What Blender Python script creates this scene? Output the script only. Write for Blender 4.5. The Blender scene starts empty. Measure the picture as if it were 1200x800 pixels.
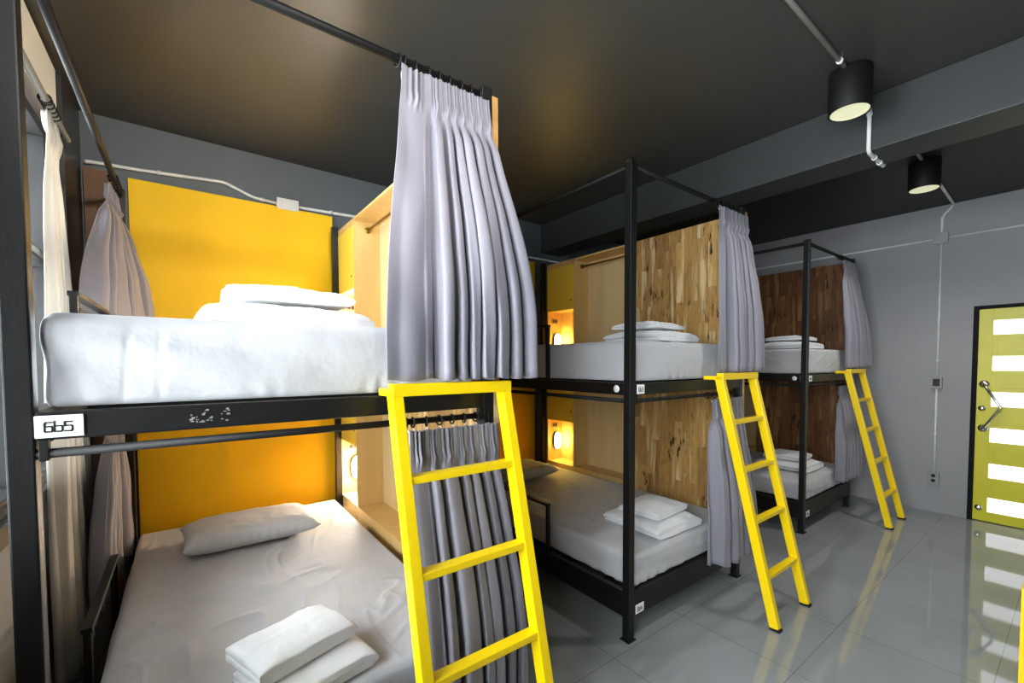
import bpy, bmesh, math, random
from mathutils import Vector, Matrix, noise
PI = math.pi
C = bpy.context.scene.collection

# ------------------------------------------------------------------ measures
S = .045                                  # post section
H = 2.536                                 # post height
ZFT, ZFB, ZUM = 1.382, 1.318, 1.61        # upper frame, upper mattress top
ZLT, ZLB, ZLM = .262, .125, .438          # lower frame, lower mattress top
HC, YW, XF, XL, YN = 3.008, 2.335, 6.149, -.2, -2.9
XB1, XB2, ZB = 3.43, 3.71, 2.70
BUNKS = [  # x, y, width, length, partition y, cabinet end y
    (0.0, 0.0, 1.215, 2.158, 1.78, 2.19),
    (2.129, .032, 1.152, 2.09, 1.66, 2.06),
    (4.50, .058, 1.141, 2.09, 1.66, 2.06)]

# ------------------------------------------------------------------ materials
def newmat(name):
    m = bpy.data.materials.new(name); m.use_nodes = True
    nt = m.node_tree; b = nt.nodes['Principled BSDF']
    return m, nt, b
def rgb(h):
    h = h.lstrip('#'); v = [int(h[i:i+2], 16)/255 for i in (0, 2, 4)]
    return tuple([(c/12.92 if c <= .04045 else ((c+.055)/1.055)**2.4) for c in v]+[1])
def coords(nt, scale=(1, 1, 1), rot=(0, 0, 0)):
    tc = nt.nodes.new('ShaderNodeTexCoord'); mp = nt.nodes.new('ShaderNodeMapping')
    mp.inputs['Scale'].default_value = scale; mp.inputs['Rotation'].default_value = rot
    nt.links.new(tc.outputs['Object'], mp.inputs[0]); return mp.outputs[0]
def noise_node(nt, vec, scale, detail=4, rough=.5):
    n = nt.nodes.new('ShaderNodeTexNoise'); n.inputs['Scale'].default_value = scale
    n.inputs['Detail'].default_value = detail; n.inputs['Roughness'].default_value = rough
    nt.links.new(vec, n.inputs['Vector']); return n.outputs['Fac']
def ramp(nt, fac, stops):
    r = nt.nodes.new('ShaderNodeValToRGB'); e = r.color_ramp.elements
    while len(e) < len(stops): e.new(.5)
    for k, (p, c) in zip(e, stops): k.position = p; k.color = c
    nt.links.new(fac, r.inputs[0]); return r.outputs[0]
def mixc(nt, fac, a, b, blend='MIX'):
    m = nt.nodes.new('ShaderNodeMix'); m.data_type = 'RGBA'; m.blend_type = blend
    if isinstance(fac, (int, float)): m.inputs[0].default_value = fac
    else: nt.links.new(fac, m.inputs[0])
    for i, v in ((6, a), (7, b)):
        if isinstance(v, tuple): m.inputs[i].default_value = v
        else: nt.links.new(v, m.inputs[i])
    return m.outputs[2]
def bump(nt, b, h, strength=.2, dist=.01):
    n = nt.nodes.new('ShaderNodeBump'); n.inputs['Strength'].default_value = strength
    n.inputs['Distance'].default_value = dist
    nt.links.new(h, n.inputs['Height']); nt.links.new(n.outputs[0], b.inputs['Normal'])
def plain(name, col, rough=.5, metal=0, var=.08, scale=8, bmp=0, bscale=60, coat=0, spec=.5, stretch=(1, 1, 1)):
    m, nt, b = newmat(name); c = rgb(col)
    v = coords(nt, stretch)
    f = noise_node(nt, v, scale)
    lo = tuple(x*(1-var) for x in c[:3])+(1,); hi = tuple(min(1, x*(1+var)) for x in c[:3])+(1,)
    nt.links.new(ramp(nt, f, [(.3, lo), (.7, hi)]), b.inputs['Base Color'])
    b.inputs['Roughness'].default_value = rough; b.inputs['Metallic'].default_value = metal
    b.inputs['Coat Weight'].default_value = coat; b.inputs['Specular IOR Level'].default_value = spec
    if bmp: bump(nt, b, noise_node(nt, v, bscale, 6, .6), bmp, .004)
    return m
def emit(name, col, strength):
    m, nt, b = newmat(name); b.inputs['Base Color'].default_value = rgb(col)
    b.inputs['Emission Color'].default_value = rgb(col); b.inputs['Emission Strength'].default_value = strength
    return m
M = {}
M['black'] = plain('black_painted_steel', '#0f0f10', .42, .0, .2, 5, .15, 90, spec=.4)
M['rod'] = plain('black_rod_steel', '#0c0c0d', .6, 0, spec=.3)
M['yellow'] = plain('yellow_painted_steel', '#f4cf00', .34, 0, .03, 4, .05)
M['headboard'] = plain('amber_laminate', '#ffcb1c', .6, 0, .03, 2, .05, 40, spec=.25)
M['door_yellow'] = plain('yellow_cabinet_laminate', '#f2d24a', .35, 0, .04, 3)
M['birch'] = plain('birch_veneer', '#dcb877', .5, 0, .09, 9, .08, 50, stretch=(1, 1, .12))
M['birch_pale'] = plain('pale_birch_veneer', '#e6cc98', .5, 0, .07, 9, .08, 50, stretch=(1, 1, .12))
M['wall_far'] = plain('grey_plaster', '#909093', .65, 0, .05, 3, .25, 14)
M['wall_back'] = plain('slate_plaster', '#565e62', .5, 0, .05, 3, .2, 10)
M['wall_pale'] = plain('pale_plaster', '#8f9190', .6, 0, .05, 3, .2, 10)
M['lit_strip'] = plain('lit_strip_pale', '#f2f5f4', .5, 0, .03, 3)
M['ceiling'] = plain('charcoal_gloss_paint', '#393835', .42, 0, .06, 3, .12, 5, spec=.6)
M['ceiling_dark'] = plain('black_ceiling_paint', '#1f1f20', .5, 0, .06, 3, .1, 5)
M['beam'] = plain('dark_grey_beam_paint', '#2b2e2f', .5, 0, .06, 3, .1, 6)
M['conduit'] = plain('white_pvc', '#d6d8d6', .4)
M['conduit_grey'] = plain('grey_pvc', '#8f9496', .4)
M['plate_white'] = plain('white_enamel', '#f2f2f2', .35)
M['ink'] = plain('black_ink', '#1a1a1a', .6)
M['chrome'] = plain('brushed_steel', '#c8c8c6', .22, 1)
M['brass'] = plain('dull_brass', '#8f7434', .35, .9)
M['brown'] = plain('brown_board', '#6b4a2c', .6, 0, .15, 8, .1, 40, stretch=(1, 1, .15))
M['rubber'] = plain('black_rubber', '#0c0c0c', .8)
M['dark_plastic'] = plain('dark_plastic', '#2a2018', .5)
M['grey_plastic'] = plain('grey_plastic', '#8b8b88', .45)
M['door_black'] = plain('matt_black_paint', '#070708', .7, spec=.2)
M['frame_win'] = plain('dark_window_frame', '#2e2f31', .35)
M['string'] = plain('white_cord', '#e8e8e8', .7)
M['lamp_glow'] = emit('lamp_glass_glow', '#ffdc6a', 28)
M['lamp_glow_near'] = emit('bright_lamp_glass_glow', '#fff3df', 190)
M['lamp_glow_dim'] = emit('downlight_glow', '#d8d8b4', .3)
M['led'] = emit('downlight_led', '#ffffe0', 2)
M['door_pane'] = emit('backlit_frosted_glass', '#f6f7f5', .62)

def cloth(name, col, rough=.85, sheen=.3, weave=900, b1=.35, wr=0):
    m, nt, b = newmat(name); c = rgb(col); v = coords(nt)
    f = noise_node(nt, v, 6, 5)
    nt.links.new(ramp(nt, f, [(.3, tuple(x*.94 for x in c[:3])+(1,)), (.7, c)]), b.inputs['Base Color'])
    b.inputs['Roughness'].default_value = rough; b.inputs['Sheen Weight'].default_value = sheen
    h = noise_node(nt, v, weave/4, 2)
    if wr:
        h2 = noise_node(nt, v, wr, 4, .55)
        ad = nt.nodes.new('ShaderNodeMath'); ad.operation = 'MULTIPLY_ADD'
        nt.links.new(h, ad.inputs[0]); ad.inputs[1].default_value = .03 if wr < 20 else .12; sc_ = nt.nodes.new('ShaderNodeMath'); sc_.operation = 'MULTIPLY'; sc_.inputs[1].default_value = 8 if wr < 20 else 1.5
        nt.links.new(h2, sc_.inputs[0]); nt.links.new(sc_.outputs[0], ad.inputs[2]); h = ad.outputs[0]
    bump(nt, b, h, b1, .003); return m
M['curtain'] = cloth('grey_blackout_cloth', '#7f7c87', .6, .25, 1200, .2)
M['sheet'] = cloth('white_fitted_sheet', '#b8b8bc', .8, .2, 1500, .45, 6)
M['pillow'] = cloth('white_pillowcase', '#cacacd', .8, .2, 1500, .25, 9)
M['terry'] = cloth('white_terry', '#e0e0e3', .95, .6, 900, .7, 30)
m, nt, b = newmat('sheer_white_cloth'); b.inputs['Base Color'].default_value = rgb('#cfcbc4'); b.inputs['Roughness'].default_value = .9
tr = nt.nodes.new('ShaderNodeBsdfTranslucent'); tr.inputs[0].default_value = rgb('#cdc6bb')
tp = nt.nodes.new('ShaderNodeBsdfTransparent'); mx = nt.nodes.new('ShaderNodeMixShader'); mx.inputs[0].default_value = .22
mx2 = nt.nodes.new('ShaderNodeMixShader'); mx2.inputs[0].default_value = .05
out = nt.nodes['Material Output']
nt.links.new(b.outputs[0], mx.inputs[1]); nt.links.new(tr.outputs[0], mx.inputs[2])
nt.links.new(mx.outputs[0], mx2.inputs[1]); nt.links.new(tp.outputs[0], mx2.inputs[2]); nt.links.new(mx2.outputs[0], out.inputs[0])
M['sheer'] = m
m, nt, b = newmat('window_glass')
gl = nt.nodes.new('ShaderNodeBsdfGlossy'); gl.inputs['Roughness'].default_value = .02
tp = nt.nodes.new('ShaderNodeBsdfTransparent'); tp.inputs[0].default_value = (.95, .97, .97, 1)
fr = nt.nodes.new('ShaderNodeFresnel'); fr.inputs[0].default_value = 1.3
mx = nt.nodes.new('ShaderNodeMixShader'); nt.links.new(fr.outputs[0], mx.inputs[0])
nt.links.new(tp.outputs[0], mx.inputs[1]); nt.links.new(gl.outputs[0], mx.inputs[2])
nt.links.new(mx.outputs[0], nt.nodes['Material Output'].inputs[0]); M['glass'] = m
# glossy grey floor tiles
m, nt, b = newmat('polished_grey_tiles')
br = nt.nodes.new('ShaderNodeTexBrick'); br.offset = 0; br.squash = 1
tc = nt.nodes.new('ShaderNodeTexCoord'); mp = nt.nodes.new('ShaderNodeMapping'); mp.inputs['Location'].default_value = (-.18, .0, 0)
nt.links.new(tc.outputs['Object'], mp.inputs[0]); nt.links.new(mp.outputs[0], br.inputs['Vector'])
for k, v in (('Scale', 1), ('Brick Width', .6), ('Row Height', .6), ('Mortar Size', .0022), ('Mortar Smooth', .1)): br.inputs[k].default_value = v
br.inputs['Color1'].default_value = rgb('#8b8f91'); br.inputs['Color2'].default_value = rgb('#878b8d'); br.inputs['Mortar'].default_value = rgb('#5a5c5d')
f = noise_node(nt, mp.outputs[0], 2.5, 5)
nt.links.new(mixc(nt, .35, br.outputs['Color'], ramp(nt, f, [(.3, rgb('#7a7e80')), (.7, rgb('#95999a'))])), b.inputs['Base Color'])
b.inputs['Roughness'].default_value = .045; b.inputs['Specular IOR Level'].default_value = .75
M['floor'] = m
# vertical stave timber panel with knots and dark streaks
def stave(name, cols, knot):
    m, nt, b = newmat(name)
    tc = nt.nodes.new('ShaderNodeTexCoord'); sp = nt.nodes.new('ShaderNodeSeparateXYZ'); cb = nt.nodes.new('ShaderNodeCombineXYZ')
    nt.links.new(tc.outputs['Object'], sp.inputs[0])
    nt.links.new(sp.outputs['Z'], cb.inputs[0]); nt.links.new(sp.outputs['Y'], cb.inputs[1])
    br = nt.nodes.new('ShaderNodeTexBrick'); br.offset = .37; br.offset_frequency = 2; br.squash = .7; br.squash_frequency = 3
    nt.links.new(cb.outputs[0], br.inputs['Vector'])
    for k, v in (('Scale', 1), ('Brick Width', .46), ('Row Height', .066), ('Mortar Size', .0007), ('Mortar Smooth', .3), ('Bias', 0)): br.inputs[k].default_value = v
    br.inputs['Color1'].default_value = (0, 0, 0, 1); br.inputs['Color2'].default_value = (1, 1, 1, 1); br.inputs['Mortar'].default_value = (.3, .3, .3, 1)
    mp = nt.nodes.new('ShaderNodeMapping'); mp.inputs['Scale'].default_value = (1.6, 14, 1); nt.links.new(cb.outputs[0], mp.inputs[0])
    add = nt.nodes.new('ShaderNodeVectorMath'); add.operation = 'MULTIPLY_ADD'
    nt.links.new(br.outputs['Color'], add.inputs[0]); add.inputs[1].default_value = (5, 7, 3); nt.links.new(mp.outputs[0], add.inputs[2])
    grain = noise_node(nt, add.outputs[0], 5, 8, .65)
    base = mixc(nt, .5, ramp(nt, br.outputs['Color'], [(0, cols[0]), (.5, cols[1]), (1, cols[2])]),
                ramp(nt, grain, [(.32, cols[0]), (.5, cols[1]), (.68, cols[2])]))
    mp2 = nt.nodes.new('ShaderNodeMapping'); mp2.inputs['Scale'].default_value = (5, 17, 1); nt.links.new(cb.outputs[0], mp2.inputs[0])
    ks = noise_node(nt, mp2.outputs[0], 1.5, 6, .7)
    big = noise_node(nt, cb.outputs[0], 3, 2)
    ml = nt.nodes.new('ShaderNodeMath'); ml.operation = 'MULTIPLY_ADD'; nt.links.new(big, ml.inputs[0]); ml.inputs[1].default_value = .55; nt.links.new(ks, ml.inputs[2])
    kf = ramp(nt, ml.outputs[0], [(.0, (0, 0, 0, 1)), (.84, (0, 0, 0, 1)), (.91, (.35, .35, .35, 1)), (.95, (1, 1, 1, 1))])
    fin = mixc(nt, kf, base, knot)
    lt = ramp(nt, noise_node(nt, add.outputs[0], 1.1, 3), [(.56, (0, 0, 0, 1)), (.66, (.7, .7, .7, 1))])
    fin = mixc(nt, lt, fin, cols[3])
    nt.links.new(fin, b.inputs['Base Color']); b.inputs['Roughness'].default_value = .42
    bump(nt, b, grain, .15, .003); return m
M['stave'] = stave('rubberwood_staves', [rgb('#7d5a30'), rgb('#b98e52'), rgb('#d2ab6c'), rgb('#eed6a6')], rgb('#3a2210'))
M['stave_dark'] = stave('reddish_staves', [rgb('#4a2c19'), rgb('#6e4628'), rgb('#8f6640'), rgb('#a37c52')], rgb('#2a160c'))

# ------------------------------------------------------------------ mesh helpers
def nb(): return bmesh.new()
def box(bm, lo, hi, bev=0, rot=None, seg=2):
    c = Vector([(a+b)/2 for a, b in zip(lo, hi)]); d = [abs(b-a) for a, b in zip(lo, hi)]
    t = bmesh.new(); bmesh.ops.create_cube(t, size=1)
    for v in t.verts: v.co = Vector((v.co.x*d[0], v.co.y*d[1], v.co.z*d[2]))
    if bev: bmesh.ops.bevel(t, geom=t.edges[:], offset=min(bev, min(d)*.45), segments=seg, affect='EDGES', profile=.6)
    if rot: 
        for v in t.verts: v.co = rot @ v.co
    for v in t.verts: v.co += c
    join(bm, t); return bm
def join(bm, t):
    me = bpy.data.meshes.new('t'); t.to_mesh(me); t.free(); bm.from_mesh(me); bpy.data.meshes.remove(me)
def tube(bm, pts, r, n=12, closed=False, caps=True):
    pts = [Vector(p) for p in pts]; N = len(pts); rings = []; up = None
    for i, p in enumerate(pts):
        a = pts[(i-1) % N] if (closed or i > 0) else p; c = pts[(i+1) % N] if (closed or i < N-1) else p
        t = (c-a).normalized()
        if up is None: up = Vector((0, 0, 1)) if abs(t.z) < .9 else Vector((1, 0, 0))
        x = t.cross(up).normalized(); y = x.cross(t).normalized(); up = y
        rr = r[i] if isinstance(r, (list, tuple)) else r
        rings.append([bm.verts.new(p+x*math.cos(2*PI*k/n)*rr+y*math.sin(2*PI*k/n)*rr) for k in range(n)])
    for i in range(N if closed else N-1):
        A, B = rings[i], rings[(i+1) % N]
        for k in range(n):
            f = bm.faces.new((A[k], A[(k+1) % n], B[(k+1) % n], B[k])); f.smooth = True
    if caps and not closed: bm.faces.new(rings[0][::-1]); bm.faces.new(rings[-1])
    return bm
def bar(bm, a, b, w, h, bev=.002, side=None):
    """rectangular bar from a to b; w along `side`, h across"""
    a, b = Vector(a), Vector(b); t = (b-a).normalized(); L = (b-a).length
    s = Vector(side) if side else (Vector((0, 0, 1)) if abs(t.z) < .9 else Vector((1, 0, 0)))
    x = (s - t*s.dot(t)).normalized(); y = t.cross(x)
    R = Matrix((x, y, t)).transposed()
    tm = bmesh.new(); bmesh.ops.create_cube(tm, size=1)
    for v in tm.verts: v.co = Vector((v.co.x*w, v.co.y*h, v.co.z*L))
    if bev: bmesh.ops.bevel(tm, geom=tm.edges[:], offset=bev, segments=2, affect='EDGES', profile=.6)
    for v in tm.verts: v.co = R @ v.co + (a+b)/2
    join(bm, tm); return bm
def lathe(bm, prof, n=32, c=(0, 0, 0), axis='Z', smooth=True):
    rings = []
    for r, z in prof:
        ring = []
        for k in range(n):
            a = 2*PI*k/n; p = (r*math.cos(a), r*math.sin(a), z)
            if axis == 'Y': p = (p[0], -p[2], p[1])
            if axis == 'X': p = (p[2], p[0], p[1])
            ring.append(bm.verts.new(Vector(p)+Vector(c)))
        rings.append(ring)
    for A, B in zip(rings, rings[1:]):
        for k in range(n):
            f = bm.faces.new((A[k], A[(k+1) % n], B[(k+1) % n], B[k])); f.smooth = smooth
    bm.faces.new(rings[0][::-1]); bm.faces.new(rings[-1])
    return bm
def obj(name, bm, mat, parent=None, loc=None, **props):
    bmesh.ops.recalc_face_normals(bm, faces=bm.faces[:])
    me = bpy.data.meshes.new(name); bm.to_mesh(me); bm.free()
    me.materials.append(M[mat] if isinstance(mat, str) else mat)
    o = bpy.data.objects.new(name, me); C.objects.link(o)
    if parent: o.parent = parent
    if loc: o.location = loc
    for k, v in props.items(): o[k] = v
    return o
def thing(name, label, cat, loc=(0, 0, 0), rotz=0, group=None):
    o = bpy.data.objects.new(name, None); C.objects.link(o); o.empty_display_size = .05
    o.location = loc; o.rotation_euler = (0, 0, rotz); o['label'] = label; o['category'] = cat
    if group: o['group'] = group
    return o
def tag(o, label, cat, group=None):
    o['label'] = label; o['category'] = cat
    if group: o['group'] = group
    return o
def struct(name, bm, mat, parent=None, loc=None):
    o = obj(name, bm, mat, parent, loc)
    if not parent: o['kind'] = 'structure'
    return o
def shade(o):
    for p in o.data.polygons: p.use_smooth = True
    return o
def copy_tree(o, parent=None):
    c = o.copy(); C.objects.link(c)
    if parent: c.parent = parent
    for ch in list(o.children): copy_tree(ch, c)
    return c
def sm(t): t = max(0, min(1, t)); return t*t*(3-2*t)

# ------------------------------------------------------------------ room shell
struct('floor', box(nb(), (XL-.15, YN-.15, -.1), (XF+.15, YW+.15, 0)), 'floor')
struct('ceiling', box(nb(), (XL-.15, YN-.15, HC), (XB1+.1, YW+.15, HC+.12)), 'ceiling')
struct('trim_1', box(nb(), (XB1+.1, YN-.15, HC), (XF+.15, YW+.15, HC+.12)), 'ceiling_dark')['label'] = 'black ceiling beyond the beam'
struct('trim_2', box(nb(), (XB1, YN, ZB), (XB2, YW, HC), .004), 'beam')['label'] = 'dark grey ceiling beam'
struct('wall_back', box(nb(), (XL-.15, YW, 0), (XF+.15, YW+.15, HC)), 'wall_back')
# far wall with the door opening
DY0, DY1, DZ = -1.66, -.75, 2.01
b_ = nb(); box(b_, (XF, DY1, 0), (XF+.15, YW, HC)); box(b_, (XF, YN, 0), (XF+.15, DY0, HC)); box(b_, (XF, DY0, DZ), (XF+.15, DY1, HC))
struct('wall_far', b_, 'wall_far')
# left wall with three windows, front wall with one
ZS, ZT = .97, 2.62
wins = [(.50, 1.70), (-.80, .38), (-2.22, -.98)]
b_ = nb(); box(b_, (XL-.15, YN, 0), (XL, YW, ZS)); box(b_, (XL-.15, YN, ZT), (XL, YW, HC))
edges = [YN, -2.22, -.98, -.80, .38, .50, 1.70, YW]
for a, c in zip(edges[::2], edges[1::2]): box(b_, (XL-.15, a, ZS), (XL, c, ZT))
struct('wall_left', b_, 'wall_far')
b_ = nb(); box(b_, (XL-.15, YN-.15, 0), (XF+.15, YN, HC))
struct('wall_front', b_, 'wall_pale')
struct('trim_3', box(nb(), (XL, -2.5, 2.74), (XL+.022, 1.85, 2.985), .004), 'lit_strip')['label'] = 'lit wall strip above the windows, its brightness painted on'  # bright strip of lit wall made as a pale board, light in its colour
struct('trim_4', box(nb(), (XL, 1.86, 0), (XL+.04, YW, HC), .003), 'frame_win')['label'] = 'dark pier in the window corner'
def window(n, y0, y1):
    e = bpy.data.objects.new('window_%d' % n, None); C.objects.link(e); e.location = (XL-.06, y0, ZS); e['kind'] = 'structure'
    w = y1-y0; h = ZT-ZS; b_ = nb(); t = .05
    for lo, hi in (((-.04, 0, 0), (.065, w, t)), ((-.04, 0, h-t), (.065, w, h)), ((-.04, 0, t), (.065, t, h-t)), ((-.04, w-t, t), (.065, w, h-t)),
                   ((-.03, t, .98), (.055, w-t, 1.05)), ((-.03, w/2-.03, t), (.055, w/2+.03, .98)), ((-.03, w/2-.03, 1.05), (.055, w/2+.03, h-t))):
        box(b_, lo, hi, .004)
    obj('window_frame', b_, 'frame_win', e)
    b_ = nb()
    for lo, hi in (((-.012, t, t), (-.004, w/2-.03, .98)), ((-.012, w/2+.03, t), (-.004, w-t, .98)), ((-.012, t, 1.05), (-.004, w/2-.03, h-t)), ((-.012, w/2+.03, 1.05), (-.004, w-t, h-t))):
        box(b_, lo, hi)
    obj('pane', b_, 'glass', e)
    b_ = nb(); box(b_, (.0, -.03, -.05), (.10, w+.03, -.001), .004); box(b_, (.06, -.03, -.09), (.085, w+.03, -.05), .003)
    obj('window_sill', b_, 'frame_win', e)
    # sash ledge rails seen as a stack of profiles
    b_ = nb(); box(b_, (.055, 0, .0), (.075, w, .03), .002); box(b_, (.055, t, 1.0), (.068, w-t, 1.03), .002); obj('sash_rail', b_, 'frame_win', e)
for i, (a, c) in enumerate(wins): window(i+1, a, c)
# door in the far wall
e = bpy.data.objects.new('door_1', None); C.objects.link(e); e.location = (XF, DY1, 0); e['kind'] = 'structure'
W_ = DY1-DY0; b_ = nb()
box(b_, (-.02, -.036, 0), (.12, 0, DZ), .003); box(b_, (-.02, -W_, 0), (.12, -W_+.032, DZ), .003); box(b_, (-.02, -W_+.032, DZ-.03), (.12, -.032, DZ), .003)
obj('door_frame', b_, 'door_black', e)
PZ = [(1.74, 1.872), (1.41, 1.544), (1.08, 1.214), (.749, .883), (.415, .55), (.096, .231)]
b_ = nb(); py0, py1 = -W_+.13, -.13
box(b_, (.0, -.13, .008), (.04, -.034, DZ-.032), .002); box(b_, (.0, -W_+.034, .008), (.04, py0, DZ-.032), .002)
zs = [.008]+[z for p in sorted(PZ) for z in p]+[DZ-.032]
for a, c in zip(zs[::2], zs[1::2]): box(b_, (.0, py0, a), (.04, py1, c))
M['leaf'] = plain('lime_yellow_paint', '#cbc21c', .4, 0, .05, 4)
obj('door_leaf', b_, 'leaf', e)
b_ = nb()
for a, c in zip(zs[::2][1:-1], zs[1::2][1:-1]):
    box(b_, (-.004, py0+.03, a+.035), (.0, py1-.03, c-.035), .003)
obj('raised_panel', b_, 'leaf', e)
for a, c in PZ: obj('glass_pane', box(nb(), (.01, py0, a), (.03, py1, c)), 'door_pane', e)
b_ = nb(); tube(b_, [(-.012, -.085, 1.285), (-.05, -.10, 1.26), (-.055, -.20, 1.075), (-.05, -.10, .895), (-.012, -.085, .875)], .012, 12)
hd = obj('door_handle', b_, 'chrome', e)
for z in (1.285, .875): obj('handle_rose', lathe(nb(), [(.001, 0), (.035, 0), (.035, .006), (.02, .014), (.001, .014)], 24, (0, -.085, z), 'X'), 'chrome', hd).scale = (-1, 1, 1)
for z in (1.06, .128):
    obj('door_lock', lathe(nb(), [(.001, 0), (.026, 0), (.026, .01), (.012, .018), (.001, .018)], 24, (0, -.075, z), 'X'), 'chrome', e).scale = (-1, 1, 1)
obj('back_panel', box(nb(), (.13, -W_, 0), (.15, 0, DZ)), 'wall_pale', e)

# ------------------------------------------------------------------ lettering for the number plates
GL = {'6': [[(1, 1), (.15, 1), (0, .85), (0, .1), (.1, 0), (.9, 0), (1, .1), (1, .45), (.9, .56), (0, .56)]],
      'b': [[(0, 1.1), (0, 0), (.9, 0), (1, .1), (1, .5), (.9, .6), (0, .6)]],
      '5': [[(1, 1), (0, 1), (0, .58), (.9, .58), (1, .48), (1, .1), (.9, 0), (0, 0)]],
      '4': [[(.1, 1), (0, .35), (1, .35)], [(.75, .75), (.75, 0)]],
      '3': [[(0, 1), (.9, 1), (1, .9), (1, .1), (.9, 0), (0, 0)], [(.2, .53), (1, .53)]],
      '2': [[(0, 1), (1, 1), (1, .55), (0, .5), (0, 0), (1, 0)]],
      '1': [[(.2, 1), (.55, 1), (.55, 0)]]}
def lettering(txt, w, h, x0, z0, y):
    b_ = nb(); n = len(txt); gw = w/(n+.28*(n-1)); th = h*.15
    for i, ch in enumerate(txt):
        ox = x0+i*gw*1.28
        for st in GL[ch]:
            for a, c in zip(st, st[1:]):
                pa = Vector((ox+a[0]*gw, y, z0+a[1]*h)); pc = Vector((ox+c[0]*gw, y, z0+c[1]*h)); d = (pc-pa).normalized()*th*.45
                bar(b_, pa-d, pc+d, .0008, th, 0, (0, 1, 0))
    return b_
def number_plate(par, txt, x, z, w, h, y=0):
    p = obj('number_plate', box(nb(), (x, y-.003, z), (x+w, y, z+h), .0015), 'plate_white', par)
    obj('lettering', lettering(txt, w*.56, h*.42, x+w*.2, z+h*.27, y-.0035), 'ink', p)

# ------------------------------------------------------------------ bunk beds
LB = ['black steel bunk bed nearest the window, its upper plate reading 6b5',
      'black steel bunk bed in the middle of the row, its upper plate reading 6b3',
      'black steel bunk bed farthest from the window, beside the grey end wall']
NUM = [('6b5', '6b6'), ('6b3', '6b4'), ('6b1', '6b2')]
def bunk(i):
    x, y, W, L, yp, ye = BUNKS[i]
    t = thing('bunk_bed', LB[i], 'bunk bed', (x, y, 0), 0, 'bunk beds along the wall')
    for px, py in ((0, 0), (W, 0), (0, L), (W, L)):
        b_ = nb(); box(b_, (px, py, .006), (px+S, py+S, H), .004)
        p = obj('post', b_, 'black', t)
        obj('foot_plate', box(nb(), (px-.008, py-.008, 0), (px+S+.008, py+S+.008, .008), .002), 'black', p)
    def frame(z0, z1, nm, th=.04):
        b_ = nb()
        box(b_, (S, .002, z0), (W, th, z1), .004); box(b_, (S, L+S-th, z0), (W, L+S-.002, z1), .004)
        box(b_, (.002, S, z0), (th, L, z1), .004); box(b_, (W+S-th, S, z0), (W+S-.002, L, z1), .004)
        for k in range(1, 6): box(b_, (th, L*k/6-.02, z0+.004), (W+S-th, L*k/6+.02, z0+.03), .002)
        return obj(nm, b_, 'black', t)
    frame(ZFB, ZFT, 'upper_frame'); frame(ZLB, ZLT, 'lower_frame')
    # curtain rods: front and window side, at the top and under the upper frame
    obj('curtain_rod', tube(nb(), [(S*.5, .02, H-.03), (W+S*.5, .02, H-.03)], .014, 14), 'rod', t)
    obj('curtain_rod', tube(nb(), [(.022, S*.5, H-.03), (.022, L+S*.5, H-.03)], .014, 14), 'rod', t)
    obj('curtain_rod', tube(nb(), [(S, .012, 1.287), (W, .012, 1.287)], .011, 12), 'rod', t)
    obj('curtain_rod', tube(nb(), [(.012, S, 1.287), (.012, L, 1.287)], .011, 12), 'rod', t)
    for px in (S+.004, W-.02): obj('rod_bracket', box(nb(), (px, .0, 1.272), (px+.016, .024, 1.32), .002), 'rod', t)
    for z0, zt in ((ZFT, 1.735), (ZLT, .575)):
        b_ = nb(); ya, yb = .67, 1.42; q = .022
        box(b_, (.008, ya, z0-.02), (.008+q, ya+q, zt), .003); box(b_, (.008, yb-q, z0-.02), (.008+q, yb, zt), .003)
        box(b_, (.004, ya, zt-q*.8), (.012+q, yb, zt), .003)
        g = obj('guard_rail', b_, 'black', t)
        if i: continue
        b_ = nb()
        for yy in (ya+.1, yb-.11): box(b_, (.012, yy, z0), (.022, yy+.012, zt-.05), .002)
        box(b_, (.012, ya+.1, zt-.06), (.022, yb-.1, zt-.048), .002)
        obj('inner_bar', b_, 'black', g)
    u, l = NUM[i]
    number_plate(t, u, S+.0 if i == 0 else S+.008, ZFB+.006, .078 if i == 0 else .062, .05)
    number_plate(t, l, S+.01, ZLB+.012, .07, .05)
    obj('sticker', lathe(nb(), [(.001, 0), (.02, 0), (.02, .0015), (.001, .0015)], 20, (.0015, .05+S, 1.35), 'X'), 'plate_white', t).scale = (1, 1, 1)
    if i == 0:
        rnd = random.Random(4); b_ = nb()
        for k in range(26):
            a = .315+rnd.random()*.09; z = 1.332+rnd.random()*.035; w = .002+rnd.random()*.006; hh = .001+rnd.random()*.004
            box(b_, (a, -.0005, z), (a+w, .002, z+hh))
        obj('sticker_residue', b_, 'grey_plastic', t)
    return t
for i in range(3): bunk(i)

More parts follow.
